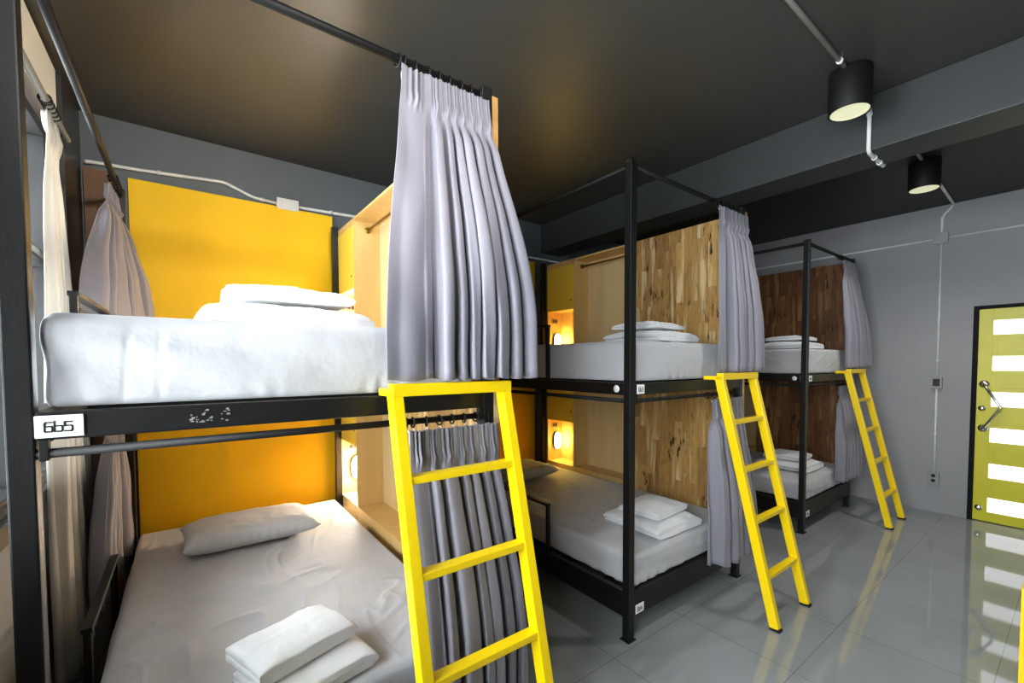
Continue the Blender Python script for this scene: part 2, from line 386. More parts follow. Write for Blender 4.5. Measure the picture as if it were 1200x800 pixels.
# ------------------------------------------------------------------ headboards, cabinets, partitions
def place_built(i):
    x, y, W, L, yp, ye = BUNKS[i]; xf = x+W+S+.001; F = 'of the bunk nearest the window', 'of the middle bunk', 'of the farthest bunk'
    hb = obj('headboard', box(nb(), (0, 0, 0), (W-.01, .022, 2.655 if i == 0 else 2.585), .003), 'headboard', None, (x+.05, YW-.03, 0))
    tag(hb, 'tall amber yellow headboard panel behind the head '+F[i], 'headboard', 'yellow headboards')
    D = .19; T = .016; y0 = .95; zt = 2.51
    t = thing('storage_cabinet', ['birch plywood wardrobe unit with yellow doors beside the bunk nearest the window',
              'dim birch plywood wardrobe unit with glowing niches beside the middle bunk',
              'birch plywood wardrobe unit behind the curtain beside the farthest bunk'][i], 'cabinet', (xf, y, 0), 0, 'bedside wardrobe units')
    b_ = nb()
    box(b_, (D, y0, 0), (D+T, ye+T, zt)); 
    for yy in (y0, yp, ye): box(b_, (0, yy, 0), (D, yy+T, zt), .001)
    box(b_, (0, y0, zt-T), (D+T, ye+T, zt), .001)
    obj('carcass', b_, 'birch', t)
    obj('back_panel', box(nb(), (D-.003, y0+T, .44), (D, yp, zt-T)), 'birch_pale', t)
    for nm, a, c, z in (('shelf', y0+T, yp, .44), ('shelf', y0+T, yp, 1.36), ('shelf', yp+T, ye, .44), ('shelf', yp+T, ye, .905), ('shelf', yp+T, ye, 1.5), ('shelf', yp+T, ye, 2.025)):
        obj(nm, box(nb(), (.001, a, z), (D, c, z+T), .001), 'birch', t)
    obj('plinth', box(nb(), (.002, y0+T, 0), (.016, ye, .44), .001), 'birch', t)
    for z0, z1 in ((2.02, 2.46), (.895, 1.30)):
        d = obj('door', box(nb(), (-.004, yp+T-.008, z0), (.012, ye-.002, z1), .0015), 'door_yellow', t)
        obj('keyhole', lathe(nb(), [(.001, 0), (.009, 0), (.009, .003), (.001, .003)], 16, (-.006, yp+T+.03, z0+.09 if z0 > 2 else z0+.11), 'X'), 'dark_plastic', d)
    obj('header', box(nb(), (.0, yp+T, 2.463), (.014, ye, zt-T), .001), 'birch', t)
    for z in (2.44, 1.24):
        r = obj('clothes_rail', tube(nb(), [(.1, y0+T, z), (.1, yp, z)], .009, 12), 'brass', t)
        for yy, s in ((yp, 1), (y0+T+.006, 1)): obj('rail_flange', lathe(nb(), [(.001, 0), (.022, 0), (.022, .006), (.001, .006)], 20, (.1, yy, z), 'Y'), 'brass', r)
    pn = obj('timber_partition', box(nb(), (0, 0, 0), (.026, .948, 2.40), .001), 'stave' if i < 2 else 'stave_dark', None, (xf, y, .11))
    tag(pn, ['timber partition board seen edge on beside the big near curtain', 'knotty light timber partition board closing the side of the middle bunk',
             'dark reddish timber partition board closing the side of the farthest bunk'][i], 'partition', 'timber partitions')
    return xf
def bulkhead(xc, yb, z, label, glow='lamp_glow'):
    t = thing('wall_lamp', label, 'lamp', (xc, yb, z), 0, 'caged niche lamps')
    def oval(w, h, n=36): return [(w*math.copysign(abs(math.cos(2*PI*k/n))**.8, math.cos(2*PI*k/n)), h*math.copysign(abs(math.sin(2*PI*k/n))**.8, math.sin(2*PI*k/n))) for k in range(n)]
    def dome(prof, n=36):
        b_ = nb(); R = []
        for w, h, yy in prof: R.append([b_.verts.new((a, -yy, c)) for a, c in oval(w, h, n)])
        for A, B in zip(R, R[1:]):
            for k in range(n): f = b_.faces.new((A[k], A[(k+1) % n], B[(k+1) % n], B[k])); f.smooth = True
        b_.faces.new(R[0]); b_.faces.new(R[-1][::-1]); return b_
    obj('base', dome([(.05, .098, 0), (.05, .098, .012), (.044, .09, .018)]), 'black', t)
    obj('glass_shade', dome([(.042, .088, .0181), (.041, .086, .03), (.034, .075, .045), (.02, .05, .056), (.004, .01, .06)]), glow, t)
    b_ = nb()
    tube(b_, [(a, -.022, c) for a, c in oval(.046, .093)], .003, 8, True)
    tube(b_, [(0, -.02, .092), (0, -.05, .075), (0, -.063, .03), (0, -.063, -.03), (0, -.05, -.075), (0, -.02, -.092)], .0018, 8)
    for z_ in (-.035,): tube(b_, [(-.045, -.02, z_), (-.036, -.048, z_), (0, -.063, z_), (.036, -.048, z_), (.045, -.02, z_)], .0018, 8)
    obj('cage', b_, 'black', t)
def socket(xc, yb, z, label):
    t = thing('power_socket', label, 'socket', (xc, yb, z), 0, 'niche sockets')
    obj('faceplate', box(nb(), (-.04, -.008, -.027), (.04, 0, .027), .003), 'grey_plastic', t)
    obj('outlet', box(nb(), (-.028, -.0095, -.014), (-.002, -.008, .014), .001), 'dark_plastic', t)
    obj('rocker_switch', box(nb(), (.004, -.0095, -.014), (.028, -.008, .014), .001), 'dark_plastic', t)
for i in range(3):
    xf = place_built(i); x, y, W, L, yp, ye = BUNKS[i]
    if i < 2:
        w = ['bunk nearest the window', 'middle bunk'][i]
        g = 'lamp_glow_near' if i == 0 else 'lamp_glow'
        bulkhead(xf+.115, y+ye-.001, 1.71, 'glowing caged oval lamp in the upper niche of the '+w, g)
        bulkhead(xf+.115, y+ye-.001, .655, 'glowing caged oval lamp in the lower niche of the '+w, g)
        socket(xf+.09, y+ye-.001, 1.93, 'small power socket above the lamp in the upper niche of the '+w)
        socket(xf+.09, y+ye-.001, .825, 'small power socket above the lamp in the lower niche of the '+w)
o = obj('timber_board', box(nb(), (0, 0, 0), (.11, .02, 2.66), .002), 'brown', None, (XL+.055, YW-.06, 0))
tag(o, 'narrow brown board behind the curtain at the window corner', 'board')

# ------------------------------------------------------------------ bedding
def fbm(x, y, z, sc, o=3):
    v = 0; a = 1
    for k in range(o): v += a*noise.noise(Vector((x, y, z))*sc*(2**k)); a *= .5
    return v
def ridge(x, y, z, sc):
    n = noise.noise(Vector((x, y, z))*sc); return max(0, 1-abs(n)*5)**2
def mattress(i, up, label):
    x, y, W, L, yp, ye = BUNKS[i]
    lo = Vector((S+.008, .018, 0)); hi = Vector((W-.010, L-.004, (ZUM-ZFT) if up else (ZLM-ZLT)))
    if up: zb = ZFT
    else: zb = ZLT
    D = hi-lo; R = .03; seed = i*7.3+(3.1 if up else 0)
    nx, ny, nz = 170, 170, 28
    bm = nb(); cache = {}
    def P(a, b, c):
        p = Vector((a*D.x, b*D.y, c*D.z)); q = Vector([min(max(p[k], R), D[k]-R) for k in range(3)])
        d = p-q
        if d.length > 1e-9:
            # map the cube corner region onto a rounded edge
            m = max(abs(d.x), abs(d.y), abs(d.z)); q = q+d.normalized()*m
        else: q = p
        fx, fy, fz = a, b, c
        top = sm((c-.7)/.3)
        wx, wy = q.x+.15*noise.noise(Vector((q.x*2, q.y*2, seed))), q.y+.15*noise.noise(Vector((q.x*2, q.y*2, seed+9)))
        inner = min(a, 1-a)*D.x; innery = min(b, 1-b)*D.y; edge = sm(min(inner, innery)/.08)
        dz = (0.007*fbm(q.x, q.y, seed, 2.2)+.012*ridge(wx*1.9, wy*.7, seed, 3.2)*sm(fbm(q.x, q.y, seed+3, 1.3)+.35)+.011*ridge(wx*.8+4, wy*2, seed, 4)*sm(fbm(q.x, q.y, seed+5, 1.7)+.2))*edge*top
        q.z += dz
        # side faces: sag diagonals and gathers near the lower hem
        for ax, s in ((0, 0), (0, 1), (1, 0), (1, 1)):
            tt = (a, b)[ax]; near = sm(1-abs(tt-s)*D[ax]/.02)
            if near <= 0: continue
            u = (q.y if ax == 0 else q.x)
            g = .004*math.sin(u*70+14*noise.noise(Vector((u*4, seed, 0))))*sm((.36-c)/.3)*sm(noise.noise(Vector((u*2.3, seed+s, 2)))*2+.6)
            zc = c*D.z; qa = zc*.9+u*.34; ql = u*.94-zc*.34
            g += .017*noise.noise(Vector((qa*8, ql*1.1, seed+1)))*math.sin(PI*min(1, c*1.02))
            g += .008*noise.noise(Vector((u*2.2+c*1.1, c*1.8, seed)))*math.sin(PI*min(1, c*1.05))
            g += .006*ridge(u*.9-c*.5, c*.35, seed+2, 3)*math.sin(PI*c)*sm(noise.noise(Vector((u*1.5, seed, 6)))*2+.2)
            if ax == 1 and s == 0 and up and i == 0:
                for c0, sl in ((.155, -.02), (.21, -.005)): g -= .002*math.exp(-((u-c0-sl*(1-c))/.005)**2)*sm(c/.15)*sm((.9-c)/.2)
            q[ax] += (g-.003)*near*(1 if s else -1) if not (ax == 1 and s == 0) else -(g-.003)*near
        return q+lo
    def V(i_, j, k):
        key = (i_, j, k)
        if key not in cache: cache[key] = bm.verts.new(P(i_/nx, j/ny, k/nz))
        return cache[key]
    def face(f): 
        g = bm.faces.new(f); g.smooth = True
    for a in range(nx):
        for c in range(ny):
            face((V(a, c, nz), V(a+1, c, nz), V(a+1, c+1, nz), V(a, c+1, nz)))
    for a in range(nx):
        for k in range(nz):
            face((V(a, 0, k), V(a+1, 0, k), V(a+1, 0, k+1), V(a, 0, k+1))); face((V(a, ny, k), V(a, ny, k+1), V(a+1, ny, k+1), V(a+1, ny, k)))
    for c in range(ny):
        for k in range(nz):
            face((V(0, c, k), V(0, c, k+1), V(0, c+1, k+1), V(0, c+1, k))); face((V(nx, c, k), V(nx, c+1, k), V(nx, c+1, k+1), V(nx, c, k+1)))
    bot = [V(a, 0, 0) for a in range(nx)]+[V(nx, c, 0) for c in range(ny)]+[V(a, ny, 0) for a in range(nx, 0, -1)]+[V(0, c, 0) for c in range(ny, 0, -1)]
    bm.faces.new(bot[::-1])
    o = obj('mattress', bm, 'sheet', None, (x, y, zb)); tag(o, label, 'mattress', 'sheeted mattresses')
MN = ['the bunk nearest the window', 'the middle bunk', 'the farthest bunk']
for i in range(3):
    mattress(i, True, 'mattress in a white fitted sheet on the upper deck of '+MN[i])
    mattress(i, False, 'mattress in a white fitted sheet on the lower deck of '+MN[i])

def pillow(loc, w, d, h, rot, label, seed):
    bm = nb(); n = 44; V = {}
    for s in (1, -1):
        for i in range(n+1):
            for j in range(n+1):
                u, v = i/n*2-1, j/n*2-1
                e = (1-abs(u)**4)*(1-abs(v)**4)
                rim = sm((1-max(abs(u), abs(v)))/.07)
                z = h*.5*(max(0, e)**.42)*rim
                pin = 1-.05*(1-abs(u)**2)*abs(v)**3; pin2 = 1-.06*(1-abs(v)**2)*abs(u)**3
                x_ = u*w/2*pin2; y_ = v*d/2*pin
                if rim < 1: 
                    x_ += .004*math.sin(v*40+seed)*abs(u)**6; y_ += .004*math.sin(u*46+seed)*abs(v)**6
                z += (.006*fbm(u, v, seed, 2)+.004*ridge(u*1.2, v*.6, seed, 3))*rim*(1 if s > 0 else 0)
                edge = i in (0, n) or j in (0, n)
                if edge and (1, i, j) in V: V[(s, i, j)] = V[(1, i, j)]; continue
                V[(s, i, j)] = bm.verts.new((x_, y_, (z if s > 0 else -z*.8)+.004*noise.noise(Vector((u*3, v*3, seed)))*(1-rim)))
        for i in range(n):
            for j in range(n):
                q = (V[(s, i, j)], V[(s, i+1, j)], V[(s, i+1, j+1)], V[(s, i, j+1)])
                f = bm.faces.new(q if s > 0 else q[::-1]); f.smooth = True
    for v in bm.verts: v.co.z += h*.4
    o = obj('pillow', bm, 'pillow', None, loc); o.rotation_euler = (0, 0, rot); tag(o, label, 'pillow', 'pillows on lower decks')
    return o
pillow((.60, 1.66, ZLM+.008), .68, .45, .14, .02, 'plump white pillow on the lower bed nearest the window', 1.0)
pillow((2.129+.57, 1.76, ZLM+.008), .62, .42, .13, .05, 'white pillow in warm shadow on the middle lower bed', 4.0)

def towel(loc, w, d, t, layers, rot, label, seed, puff=.012, group='folded white towels'):
    """folded strip: serpentine section along local x, extruded along y"""
    bm = nb(); sp = t*1.04; path = []
    xl, xr = -w/2+sp/2, w/2-sp/2
    NS = 16
    for k in range(layers):
        z = t/2+k*sp; a, c = (xl, xr) if k % 2 == 0 else (xr, xl)
        a2 = a if k > 0 else a-sp*.3*(1 if a < 0 else -1)
        for q in range(NS+1): path.append((a+(c-a)*q/NS, z, k))
        if k < layers-1:
            sx = 1 if c > 0 else -1
            for q in range(1, 6):
                an = -PI/2+PI*q/6; path.append((c+sx*math.cos(an)*sp*.5, z+sp/2+math.sin(an)*sp/2, k+q/6))
    # outline
    L_, R_ = [], []
    for i, (a, z, k) in enumerate(path):
        p0 = path[max(0, i-1)]; p1 = path[min(len(path)-1, i+1)]
        dx, dz = p1[0]-p0[0], p1[1]-p0[1]; l = math.hypot(dx, dz) or 1
        nx_, nz_ = -dz/l*t/2, dx/l*t/2
        L_.append((a+nx_, z+nz_)); R_.append((a-nx_, z-nz_))
    ring = L_+R_[::-1]; ny = 30; rows = []
    tot = layers*sp
    for j in range(ny+1):
        v = j/ny*2-1; row = []
        endr = 1-.5*max(0, abs(v)-.93)/.07
        for (a, z) in ring:
            u = a/(w/2)
            lift = puff*(1-u*u)*(1-v*v)*(z/tot)
            dn = .006*fbm(a*1., v*d/2, seed+z*3, 9)+.005*ridge(a, v*d/2, seed, 12)*(z/tot)
            yy = v*d/2*(1+.03*noise.noise(Vector((a*6, z*30, seed))))
            xx = a*(1+.02*noise.noise(Vector((v*2, z*30, seed+4))))
            yy *= 1-.05*abs(noise.noise(Vector((z/sp*3.3, seed, 1))))
            zz = z+lift+(dn if z > t*.4 else 0); zz *= 1-.22*(abs(v)**5)*(z/tot)-.16*(abs(u)**6)*(z/tot)
            row.append(bm.verts.new((xx, yy, max(.0005, zz))))
        rows.append(row)
    n = len(ring)
    for A, B in zip(rows, rows[1:]):
        for k in range(n):
            f = bm.faces.new((A[k], A[(k+1) % n], B[(k+1) % n], B[k])); f.smooth = True
    m_ = len(path)
    for row, fl in ((rows[0], 1), (rows[-1], 0)):
        for k in range(m_-1):
            f = (row[k], row[k+1], row[n-2-k], row[n-1-k]); f = bm.faces.new(f)
    o = obj('towel', bm, 'terry', None, loc); o.rotation_euler = (0, 0, rot); tag(o, label, 'towel', group)
    return o
xA, xB, xC = BUNKS[0][0], BUNKS[1][0], BUNKS[2][0]
def stack(x, y, z, w, d, rot, where, seed, top=(.0, .0, 0), tw=.78, td=.75, t1=.022, n1=3, t2=.02, n2=2):
    towel((x, y, z+.012), w, d, t1, n1, rot, 'larger folded white towel beneath the other on '+where, seed)
    towel((x+top[0], y+top[1], z+.014+t1*1.04*n1+.017), w*tw, d*td, t2, n2, rot+top[2], 'smaller folded white towel atop the other on '+where, seed+5)
stack(.62, .48, ZUM, .52, .40, .06, 'the upper bed nearest the window', 1, (.0, .02, -.04), .80, .8, .022, 3, .027, 2)
stack(.60, .15, ZLM, .36, .27, .22, 'the lower bed nearest the window', 11, (-.03, .05, .1), .92, .85, .028, 2, .028, 2)
stack(2.74, .36, ZUM, .46, .42, 0.05, 'the middle upper bed', 21, (-.03, 0, .1), .8, .8, .02, 3, .018, 2)
stack(2.69, .30, ZLM, .44, .44, -.02, 'the middle lower bed', 31, (-.01, -.01, .1), .82, .66)
stack(5.08, .42, ZUM, .42, .46, 0, 'the farthest upper bed', 41, (.02, 0, .1), .85, .8, .02, 3, .018, 2)
stack(5.05, .39, ZLM+.006, .44, .46, 0, 'the farthest lower bed', 51, (-.0, .02, .1), .8, .75)

# ------------------------------------------------------------------ curtains
def curtain(name, label, tp, bp, zt, zb, n, nrm, amp, seed, rod=None, header=.11, flat=0, mat='curtain', group='grey privacy curtains', hang=.0, ties=False, rod_r=.014, belly=0, lead=0):
    """tp/bp: two xy points each for the top and the hem; nrm: outward xy normal"""
    rnd = random.Random(seed); t = thing(name, label, 'curtain', (tp[0][0], tp[0][1], zb), 0, group)
    O = Vector((tp[0][0], tp[0][1], zb)); bm = nb()
    nu, nv = n*26, 46; N = Vector((nrm[0], nrm[1], 0))
    a0, a1 = Vector(tp[0]+(0,)), Vector(tp[1]+(0,)); b0, b1 = Vector(bp[0]+(0,)), Vector(bp[1]+(0,))
    pam = [1+.95*(rnd.random()-.5) for _ in range(n+3)]; sh = [(rnd.random()-.5)*.7 for _ in range(n+3)]
    if lead: pam[0] = .25; pam[1] = .7; sh[0] = 0
    Hh = zt-zb; hv = header/Hh; rows = []
    for j in range(nv+1):
        v = (j/nv)**1.25; z = zt-v*Hh; row = []
        body = sm((v-hv)/(.10)); spread = sm(min(1, v*1.15))**.8; head = 1-sm((v-hv*.8)/(hv*.4))
        pinch = math.exp(-((v-hv)/.018)**2)
        for i in range(nu+1):
            u = i/nu
            g = u if not flat else (u*(1-flat)+flat*u**1.9)      # first folds drawn wider
            if lead: g = (u/lead)/n if u < lead else 1/n+(u-lead)/(1-lead)*(1-1/n)
            uu = u; g = min(1, max(0, g+.55/n*noise.noise(Vector((u*4.5, seed, 1.5)))*math.sin(PI*u)*(0 if u < lead else 1)))
            ph = g*n; k = int(min(n-1, ph)); f = ph-k
            A = pam[k]*(1-f)+pam[k+1]*f
            s_ = sh[k]*(1-f)+sh[k+1]*f
            base = (a0.lerp(a1, uu)).lerp(b0.lerp(b1, uu), spread)
            T = (a1-a0).lerp(b1-b0, spread); T.normalize()
            fp = (ph+s_*v*(1 if 0 < u < 1 else 0)) % 1.0; fd = min(fp, 1-fp)
            w = 1-2.1*math.exp(-(fd/(.15+.05*A))**2)-1.5*(fp-.5)**2
            if lead and u < lead: w = w*.5*sm((u/lead-.75)/.25)+.1*math.sin(u/lead*5)
            am = amp*(.45+.55*sm(v*1.5))*A
            off = am*w*body + .5*am*.35*math.sin(2*PI*(ph*2+s_*3)+seed)*body*v
            tang = .22*am*math.sin(4*PI*(ph+s_*v))*body
            # pinch pleat header: three narrow tucks around f=.5
            c = math.exp(-((f-.5)/.2)**2)
            off += (.017*math.cos(2*PI*(f-.5)*5.5)*c + .004*math.cos(2*PI*ph))*head
            off += .014*c*pinch; tang += -.55*(f-.5)*c*pinch*(a1-a0).length/n
            off += belly*math.sin(PI*v)
            p = base+N*off+T*tang; p.z = z
            p += N*.004*noise.noise(Vector((u*6, v*5, seed)))*body*2
            if j == nv: p.z += .004*math.sin(ph*2*PI+seed)
            if head > .5: p.z += -.006*abs(math.sin(PI*ph))*(1-v/hv)
            row.append(bm.verts.new(p-O))
        rows.append(row)
    for A, B in zip(rows, rows[1:]):
        for k in range(nu): f = bm.faces.new((A[k], A[k+1], B[k+1], B[k])); f.smooth = True
    c = obj('drape', bm, mat, t)
    sd = c.modifiers.new('thickness', 'SOLIDIFY'); sd.thickness = .002
    # stitched hem line and leading edge
    if rod is not None:
        for k in range(n+1):
            u = (k+.5)/n if k < n else 0.004
            p = a0.lerp(a1, min(u, .995)); ring = nb(); R = rod_r+.006
            if nrm[1]: pts = [(p.x+.004*math.sin(k*2.1)*math.cos(2*PI*q/16), rod[0]+R*math.cos(2*PI*q/16), rod[1]+R*math.sin(2*PI*q/16)-.004) for q in range(16)]
            else: pts = [(rod[0]+R*math.cos(2*PI*q/16), p.y, rod[1]+R*math.sin(2*PI*q/16)-.004) for q in range(16)]
            tube(ring, [Vector(q)-O for q in pts], .0032, 8, True)
            obj('ring', ring, 'rod', t)
            hk = nb(); x_, y_ = (p.x, rod[0]) if nrm[1] else (rod[0], p.y)
            tube(hk, [Vector((x_, y_, rod[1]-R-.006))-O, Vector((p.x, p.y, zt-.012))-O, Vector((p.x, p.y, zt-.05))-O], .0016, 6)
            obj('hook', hk, 'string' if ties else 'chrome', t)
    return t
ZR = H-.03
curtain('privacy_curtain', 'large grey pleated curtain hanging in front of the nearest upper bed', ((.895, -.012), (1.235, -.012)), ((.80, -.10), (1.375, -.08)), ZR-.03, 1.435, 8, (0, -1), .052, 2, (.02, ZR), lead=.30)
curtain('privacy_curtain', 'grey pleated curtain behind the nearest yellow ladder, closing the lower bed', ((.905, -.016), (1.26, -.016)), ((.93, -.07), (1.36, -.065)), 1.262, .17, 7, (0, -1), .036, 5, (.012, 1.287), lead=.2, ties=True, rod_r=.011)
curtain('privacy_curtain', 'dark curtain gathered along the window side of the nearest upper bed', ((-.0, 1.86), (.01, 2.14)), ((-.03, 1.36), (.13, 2.10)), ZR-.03, 1.64, 6, (1, 0), .03, 8, (.022, ZR))
curtain('privacy_curtain', 'grey curtain gathered along the window side of the nearest lower bed', ((-.01, 1.60), (-.01, 2.13)), ((-.04, 1.30), (-.0, 2.12)), 1.262, .36, 6, (-1, 0), .026, 12, (.012, 1.287), rod_r=.011, ties=True)
xB_, yB_, WB_, LB_ = BUNKS[1][:4]; xC_, yC_, WC_, LC_ = BUNKS[2][:4]
curtain('privacy_curtain', 'grey pleated curtain hanging at the front of the middle upper bed', ((xB_+.83, yB_-.012), (xB_+WB_+.05, yB_-.012)), ((xB_+.74, yB_-.07), (xB_+WB_+.11, yB_-.06)), ZR-.03, 1.435, 7, (0, -1), .044, 21, (yB_+.02, ZR), lead=.25)
curtain('privacy_curtain', 'grey curtain behind the middle yellow ladder, closing the middle lower bed', ((xB_+.76, yB_-.02), (xB_+WB_-.01, yB_-.02)), ((xB_+.74, yB_-.075), (xB_+WB_+.09, yB_-.07)), 1.262, .22, 6, (0, -1), .038, 25, (yB_+.012, 1.287), flat=.3, rod_r=.011)
curtain('privacy_curtain', 'dark grey curtain at the front of the farthest upper bed', ((xC_+.80, yC_-.012), (xC_+WC_+.02, yC_-.012)), ((xC_+.80, yC_-.07), (xC_+WC_+.20, yC_-.09)), ZR-.03, 1.435, 6, (0, -1), .04, 31, (yC_+.02, ZR))
curtain('privacy_curtain', 'dark grey curtain at the front of the farthest lower bed', ((xC_+.78, yC_-.006), (xC_+WC_-.0, yC_-.006)), ((xC_+.74, yC_-.04), (xC_+WC_+.14, yC_-.05)), 1.262, .33, 7, (0, -1), .026, 35, (yC_+.012, 1.287), rod_r=.011)
curtain('window_curtain', 'sheer white curtain gathered beside the window', ((XL+.06, 1.36), (XL+.06, 1.56)), ((XL+.08, 1.16), (XL+.10, 1.80)), 2.59, .12, 5, (1, 0), .022, 44, (XL+.06, 2.635), mat='sheer', group=None)
t = thing('curtain_pole', 'dark pole over the window carrying the sheer curtain', 'curtain pole', (XL+.06, -.6, 2.635))
obj('pole', tube(nb(), [(0, 0, 0), (0, 2.42, 0)], .013, 12), 'conduit_grey', t)
for yy in (.1, 2.36): obj('bracket', bar(nb(), (0, yy, 0), (-.06, yy, 0), .016, .016), 'rod', t)

# ------------------------------------------------------------------ ladders
def ladder():
    t = thing('ladder', 'x', 'ladder', (0, 0, 0), 0, 'yellow bunk ladders')
    top, bot, w = Vector((0, -.085, 1.405)), Vector((0, -.43, .012)), .45
    d = (top-bot).normalized(); out = Vector((0, -d.z, d.y))
    for xx in (.018, w-.018):
        s_ = obj('stile', bar(nb(), bot+Vector((xx, 0, 0)), top+Vector((xx, 0, 0)), .036, .05, .003, (1, 0, 0)), 'yellow', t)
        obj('rubber_foot', box(nb(), (xx-.02, bot.y-.03, 0), (xx+.02, bot.y+.026, .014), .003), 'rubber', s_)
    for z in (1.13, .855, .57, .27):
        k = (z-bot.z)/(top.z-bot.z); p = bot.lerp(top, k)
        obj('rung', box(nb(), (.036, p.y-.022, p.z-.012), (w-.036, p.y+.022, p.z+.012), .003), 'yellow', t)
    obj('top_bar', box(nb(), (0, -.118, 1.385), (w, -.076, 1.425), .003), 'yellow', t)
    for xx in (0, w-.036): obj('hook_arm', box(nb(), (xx, -.10, 1.384), (xx+.036, .009, 1.408), .003), 'yellow', t)
    return t
l0 = ladder(); l0.location = (.812, 0, 0); l0['label'] = 'bright yellow steel ladder leaning on the bunk nearest the window'
l1 = copy_tree(l0); l1.location = (2.845, yB_, 0); l1['label'] = 'bright yellow steel ladder leaning on the middle bunk'
l2 = copy_tree(l0); l2.location = (5.21, yC_, 0); l2['label'] = 'bright yellow steel ladder leaning on the farthest bunk by the end wall'

# ------------------------------------------------------------------ conduits, boxes, switches
yc = -.62
def pipe(label, pts, mat='conduit', r=.011, clips=(), group='surface conduits', nm='conduit_pipe'):
    t = thing(nm, label, 'conduit', pts[0], 0, group); O = Vector(pts[0]); P = []
    for i, p in enumerate(pts):
        p = Vector(p)
        if 0 < i < len(pts)-1:
            a = (Vector(pts[i-1])-p); c = (Vector(pts[i+1])-p); r_ = min(.03, a.length*.4, c.length*.4)
            A, B = p+a.normalized()*r_, p+c.normalized()*r_
            for q in range(6): s_ = q/5; P.append(A.lerp(p, s_).lerp(p.lerp(B, s_), s_)-O)
        else: P.append(p-O)
    obj('pipe', tube(nb(), P, r, 12), mat, t)
    for c in clips:
        c, ax = Vector(c[0])-O, c[1]; d = Vector([1 if k == ax else 0 for k in range(3)])*.009
        obj('clip', tube(nb(), [c-d, c+d], r+.004, 12), mat, t)
    return t
zc = HC-.012
pipe('white conduit along the ceiling running to the near downlight', [(.6, yc, zc), (2.992, yc, zc)], clips=[((2.93, yc, zc), 0), ((1.8, yc, zc), 0)])
pipe('white conduit bending down the beam from the near downlight', [(3.19, yc, zc), (XB1-.012, yc, zc), (XB1-.012, yc, ZB-.012), (XB2+.012, yc, ZB-.012), (XB2+.012, yc, zc), (4.66, yc, zc)],
     clips=[((XB1-.012, yc, 2.9), 2), ((XB1+.1, yc, ZB-.012), 0), ((XB2-.08, yc, ZB-.012), 0)])
pipe('grey conduit between the far downlight and the box on the end wall', [(4.86, yc+.0, zc), (XF-.012, yc+.03, zc), (XF-.012, -.51, 2.9), (XF-.012, -.51, 2.73)], 'conduit', clips=[((XF-.012, -.51, 2.88), 2)])
xw = XF-.012
pipe('grey conduit running left along the end wall from the box', [(xw, -.46, 2.69), (xw, YW-.02, 2.69)], 'conduit', .009)
pipe('grey conduit running right along the end wall from the box', [(xw, -.56, 2.69), (xw, -2.4, 2.69)], 'conduit', .009)
pipe('grey conduit dropping down the end wall to the switch', [(xw, -.51, 2.64), (xw, -.51, 1.34)], 'conduit', .009, [((xw, -.51, 1.5), 2)])
pipe('grey conduit between the switch and the low outlet', [(xw, -.51, 1.24), (xw, -.51, .40)], 'conduit', .009, [((xw, -.51, .78), 2)])
pipe('white conduit along the back wall over the nearest headboard', [(XL+.06, YW-.035, 2.70), (XL+.09, YW-.018, 2.71), (.10, YW-.013, 2.72), (.55, YW-.013, 2.755), (.72, YW-.013, 2.69), (.87, YW-.013, 2.68)], clips=[((.2, YW-.013, 2.728), 0), ((.78, YW-.013, 2.685), 0)])
pipe('white conduit along the back wall behind the nearest wardrobe unit', [(1.01, YW-.013, 2.68), (1.9, YW-.013, 2.71), (3.08, YW-.013, 2.63)], clips=[((1.25, YW-.013, 2.69), 0)])
pipe('thin pale conduit over the middle headboard and wardrobe unit', [(3.20, YW-.013, 2.63), (4.3, YW-.013, 2.63)], r=.009)
def jbox(label, lo, hi, mat, ax):
    t = thing('junction_box', label, 'junction box', tuple((a+b)/2 for a, b in zip(lo, hi)), 0, 'junction boxes'); O = t.location
    obj('box_body', box(nb(), Vector(lo)-O, Vector(hi)-O, .004), mat, t)
    l2_, h2_ = Vector(lo)-O, Vector(hi)-O
    l2_[ax] -= .004; h2_[ax] = l2_[ax]+.005
    for k in range(3):
        if k != ax: l2_[k] -= .003; h2_[k] += .003
    obj('lid', box(nb(), l2_, h2_, .002), mat, t)
jbox('white junction box above the nearest yellow headboard', (.87, YW-.04, 2.64), (1.01, YW-.001, 2.715), 'conduit', 1)
jbox('dim junction box above the middle headboard', (3.09, YW-.04, 2.60), (3.19, YW-.001, 2.67), 'conduit', 1)
jbox('grey junction box high on the end wall', (XF-.045, -.56, 2.64), (XF-.001, -.46, 2.74), 'conduit_grey', 0)
def wallplate(label, z, nm, cat):
    t = thing(nm, label, cat, (XF-.001, -.51, z))
    obj('mounting_box', box(nb(), (-.035, -.04, -.055), (0, .04, .055), .004), 'grey_plastic', t)
    if nm == 'light_switch':
        obj('faceplate', box(nb(), (-.04, -.042, -.057), (-.034, .042, .057), .003), 'grey_plastic', t); obj('rocker', box(nb(), (-.044, -.026, -.036), (-.039, .026, .036), .003), 'ink', t)
    else:
        obj('faceplate', box(nb(), (-.04, -.042, -.057), (-.034, .042, .057), .003), 'grey_plastic', t)
        for zz in (-.024, .024): obj('outlet', lathe(nb(), [(.001, 0), (.017, 0), (.017, .002), (.001, .002)], 20, (-.0425, 0, zz), 'X'), 'ink', t)
wallplate('small dark light switch on the end wall left of the door', 1.29, 'light_switch', 'switch')
wallplate('double power outlet low on the end wall', .345, 'power_outlet', 'outlet')

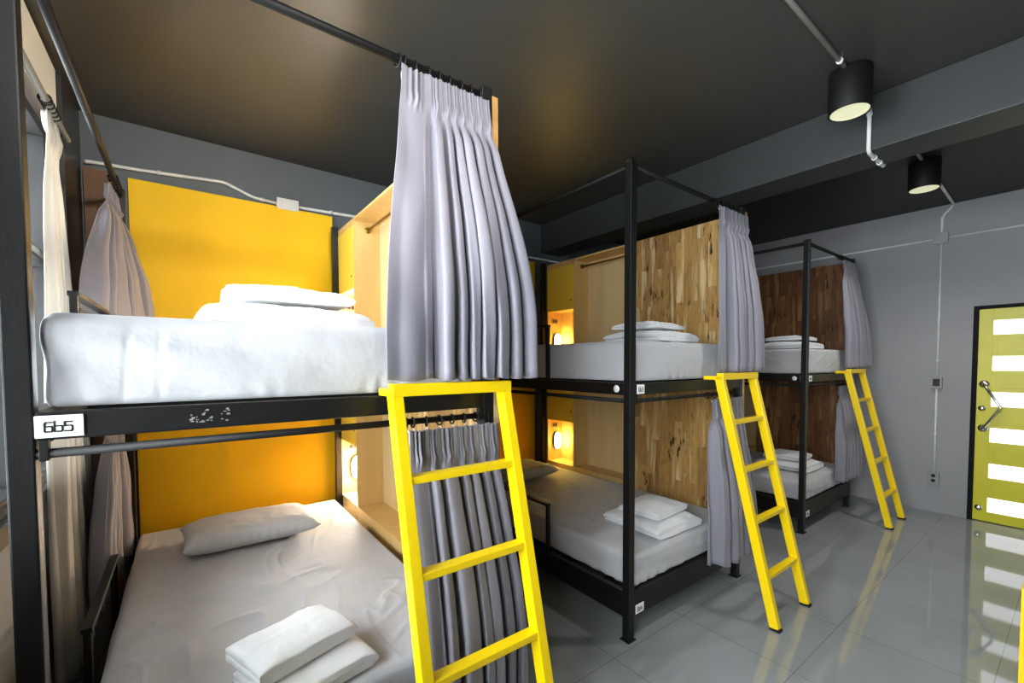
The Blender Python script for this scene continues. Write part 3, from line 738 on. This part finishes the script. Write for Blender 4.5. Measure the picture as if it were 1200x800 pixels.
# ------------------------------------------------------------------ downlights
def downlight(x, label):
    t = thing('downlight', label, 'light', (x, yc, HC), 0, 'black cylinder downlights')
    obj('housing', lathe(nb(), [(.06, 0), (.093, 0), (.096, -.004), (.096, -.206), (.094, -.21), (.088, -.21), (.086, -.2), (.07, -.19)], 40), 'rod', t)
    obj('reflector', lathe(nb(), [(.08, -.205), (.086, -.2085), (.08, -.207), (.066, -.193), (.001, -.191)], 40), 'lamp_glow_dim', t)
    b_ = nb()
    for k in range(7):
        a = 2*PI*k/6; r = .0 if k == 6 else .032
        box(b_, (r*math.cos(a)-.008, r*math.sin(a)-.008, -.199), (r*math.cos(a)+.008, r*math.sin(a)+.008, -.196), .001)
    obj('led_chip', b_, 'led', t)
    return t
downlight(3.09, 'black cylinder downlight mounted on the ceiling before the beam')
downlight(4.76, 'black cylinder downlight mounted beyond the beam')

# ------------------------------------------------------------------ yellow locker at the right edge
t = thing('bedside_locker', 'yellow wooden locker, only its edge showing at the right', 'locker', (2.886, -1.70, 0))
obj('carcass', box(nb(), (0, 0, .04), (.40, .408, .60), .004), 'headboard', t)
obj('plinth', box(nb(), (.02, .02, 0), (.38, .39, .04)), 'black', t)
for z0 in (.06, .33):
    d = obj('drawer', box(nb(), (-.014, .01, z0), (0, .398, z0+.25), .003), 'headboard', t)
    obj('knob', lathe(nb(), [(.001, 0), (.012, 0), (.016, .014), (.001, .02)], 16, (-.014, .2, z0+.2), 'X'), 'chrome', d).scale = (1, 1, 1)

# ------------------------------------------------------------------ light
w = bpy.data.worlds.new('World'); bpy.context.scene.world = w; w.use_nodes = True
bg = w.node_tree.nodes['Background']; bg.inputs[0].default_value = (.93, .97, 1, 1); bg.inputs[1].default_value = 10.5
def area(name, loc, rot, sx, sy, power, col, portal=False):
    L = bpy.data.lights.new(name, 'AREA'); L.shape = 'RECTANGLE'; L.size = sx; L.size_y = sy; L.energy = power; L.color = col
    L.cycles.is_portal = portal
    o = bpy.data.objects.new(name, L); C.objects.link(o); o.location = loc; o.rotation_euler = rot; return o
for a, c in wins: area('window_portal', (XL-.16, (a+c)/2, (ZS+ZT)/2), (0, -PI/2, 0), ZT-ZS, c-a, 1, (1, 1, 1), True)
def spot(x, y, z, p, col=(1, .97, .92), ang=110, aim=None):
    L = bpy.data.lights.new('downlight_or_fill_spot', 'SPOT'); L.energy = p; L.color = col; L.spot_size = math.radians(ang); L.spot_blend = .8; L.shadow_soft_size = .06
    o = bpy.data.objects.new('downlight_or_fill_spot', L); C.objects.link(o); o.location = (x, y, z)
    if aim: o.rotation_euler = (Vector(aim)-Vector((x, y, z))).to_track_quat('-Z', 'Y').to_euler(); L.shadow_soft_size = .12
spot(3.09, yc, HC-.22, 22, ang=130); spot(4.76, yc, HC-.22, 30, ang=150)
spot(.75, -2.45, HC-.22, 165, ang=44, aim=(.68, 2.3, 2.20))  # added fill spot aimed at the nearest headboard, unseen and without a fixture

# ------------------------------------------------------------------ camera
yaw, pitch, roll = [math.radians(v) for v in (52.084, -2.147, -.1136)]
F = Vector((math.cos(yaw)*math.cos(pitch), math.sin(yaw)*math.cos(pitch), math.sin(pitch)))
R = Vector((math.sin(yaw), -math.cos(yaw), 0)); U = R.cross(F)
R, U = math.cos(roll)*R+math.sin(roll)*U, -math.sin(roll)*R+math.cos(roll)*U
cam = bpy.data.cameras.new('camera'); co = bpy.data.objects.new('camera', cam); C.objects.link(co)
mw = Matrix((R, U, -F)).transposed().to_4x4(); mw.translation = Vector((.3153, -1.4334, 1.49)); co.matrix_world = mw
cam.sensor_width = 36; cam.lens = 512.83/1200*36; cam.shift_x = (600-618.98)/1200; cam.shift_y = (444.25-400)/1200
cam.clip_start = .02
sc = bpy.context.scene; sc.camera = co
sc.view_settings.view_transform = 'Standard'; sc.view_settings.look = 'None'; sc.view_settings.gamma = 1
sc.view_settings.use_curve_mapping = False; sc.view_settings.exposure = 1.27
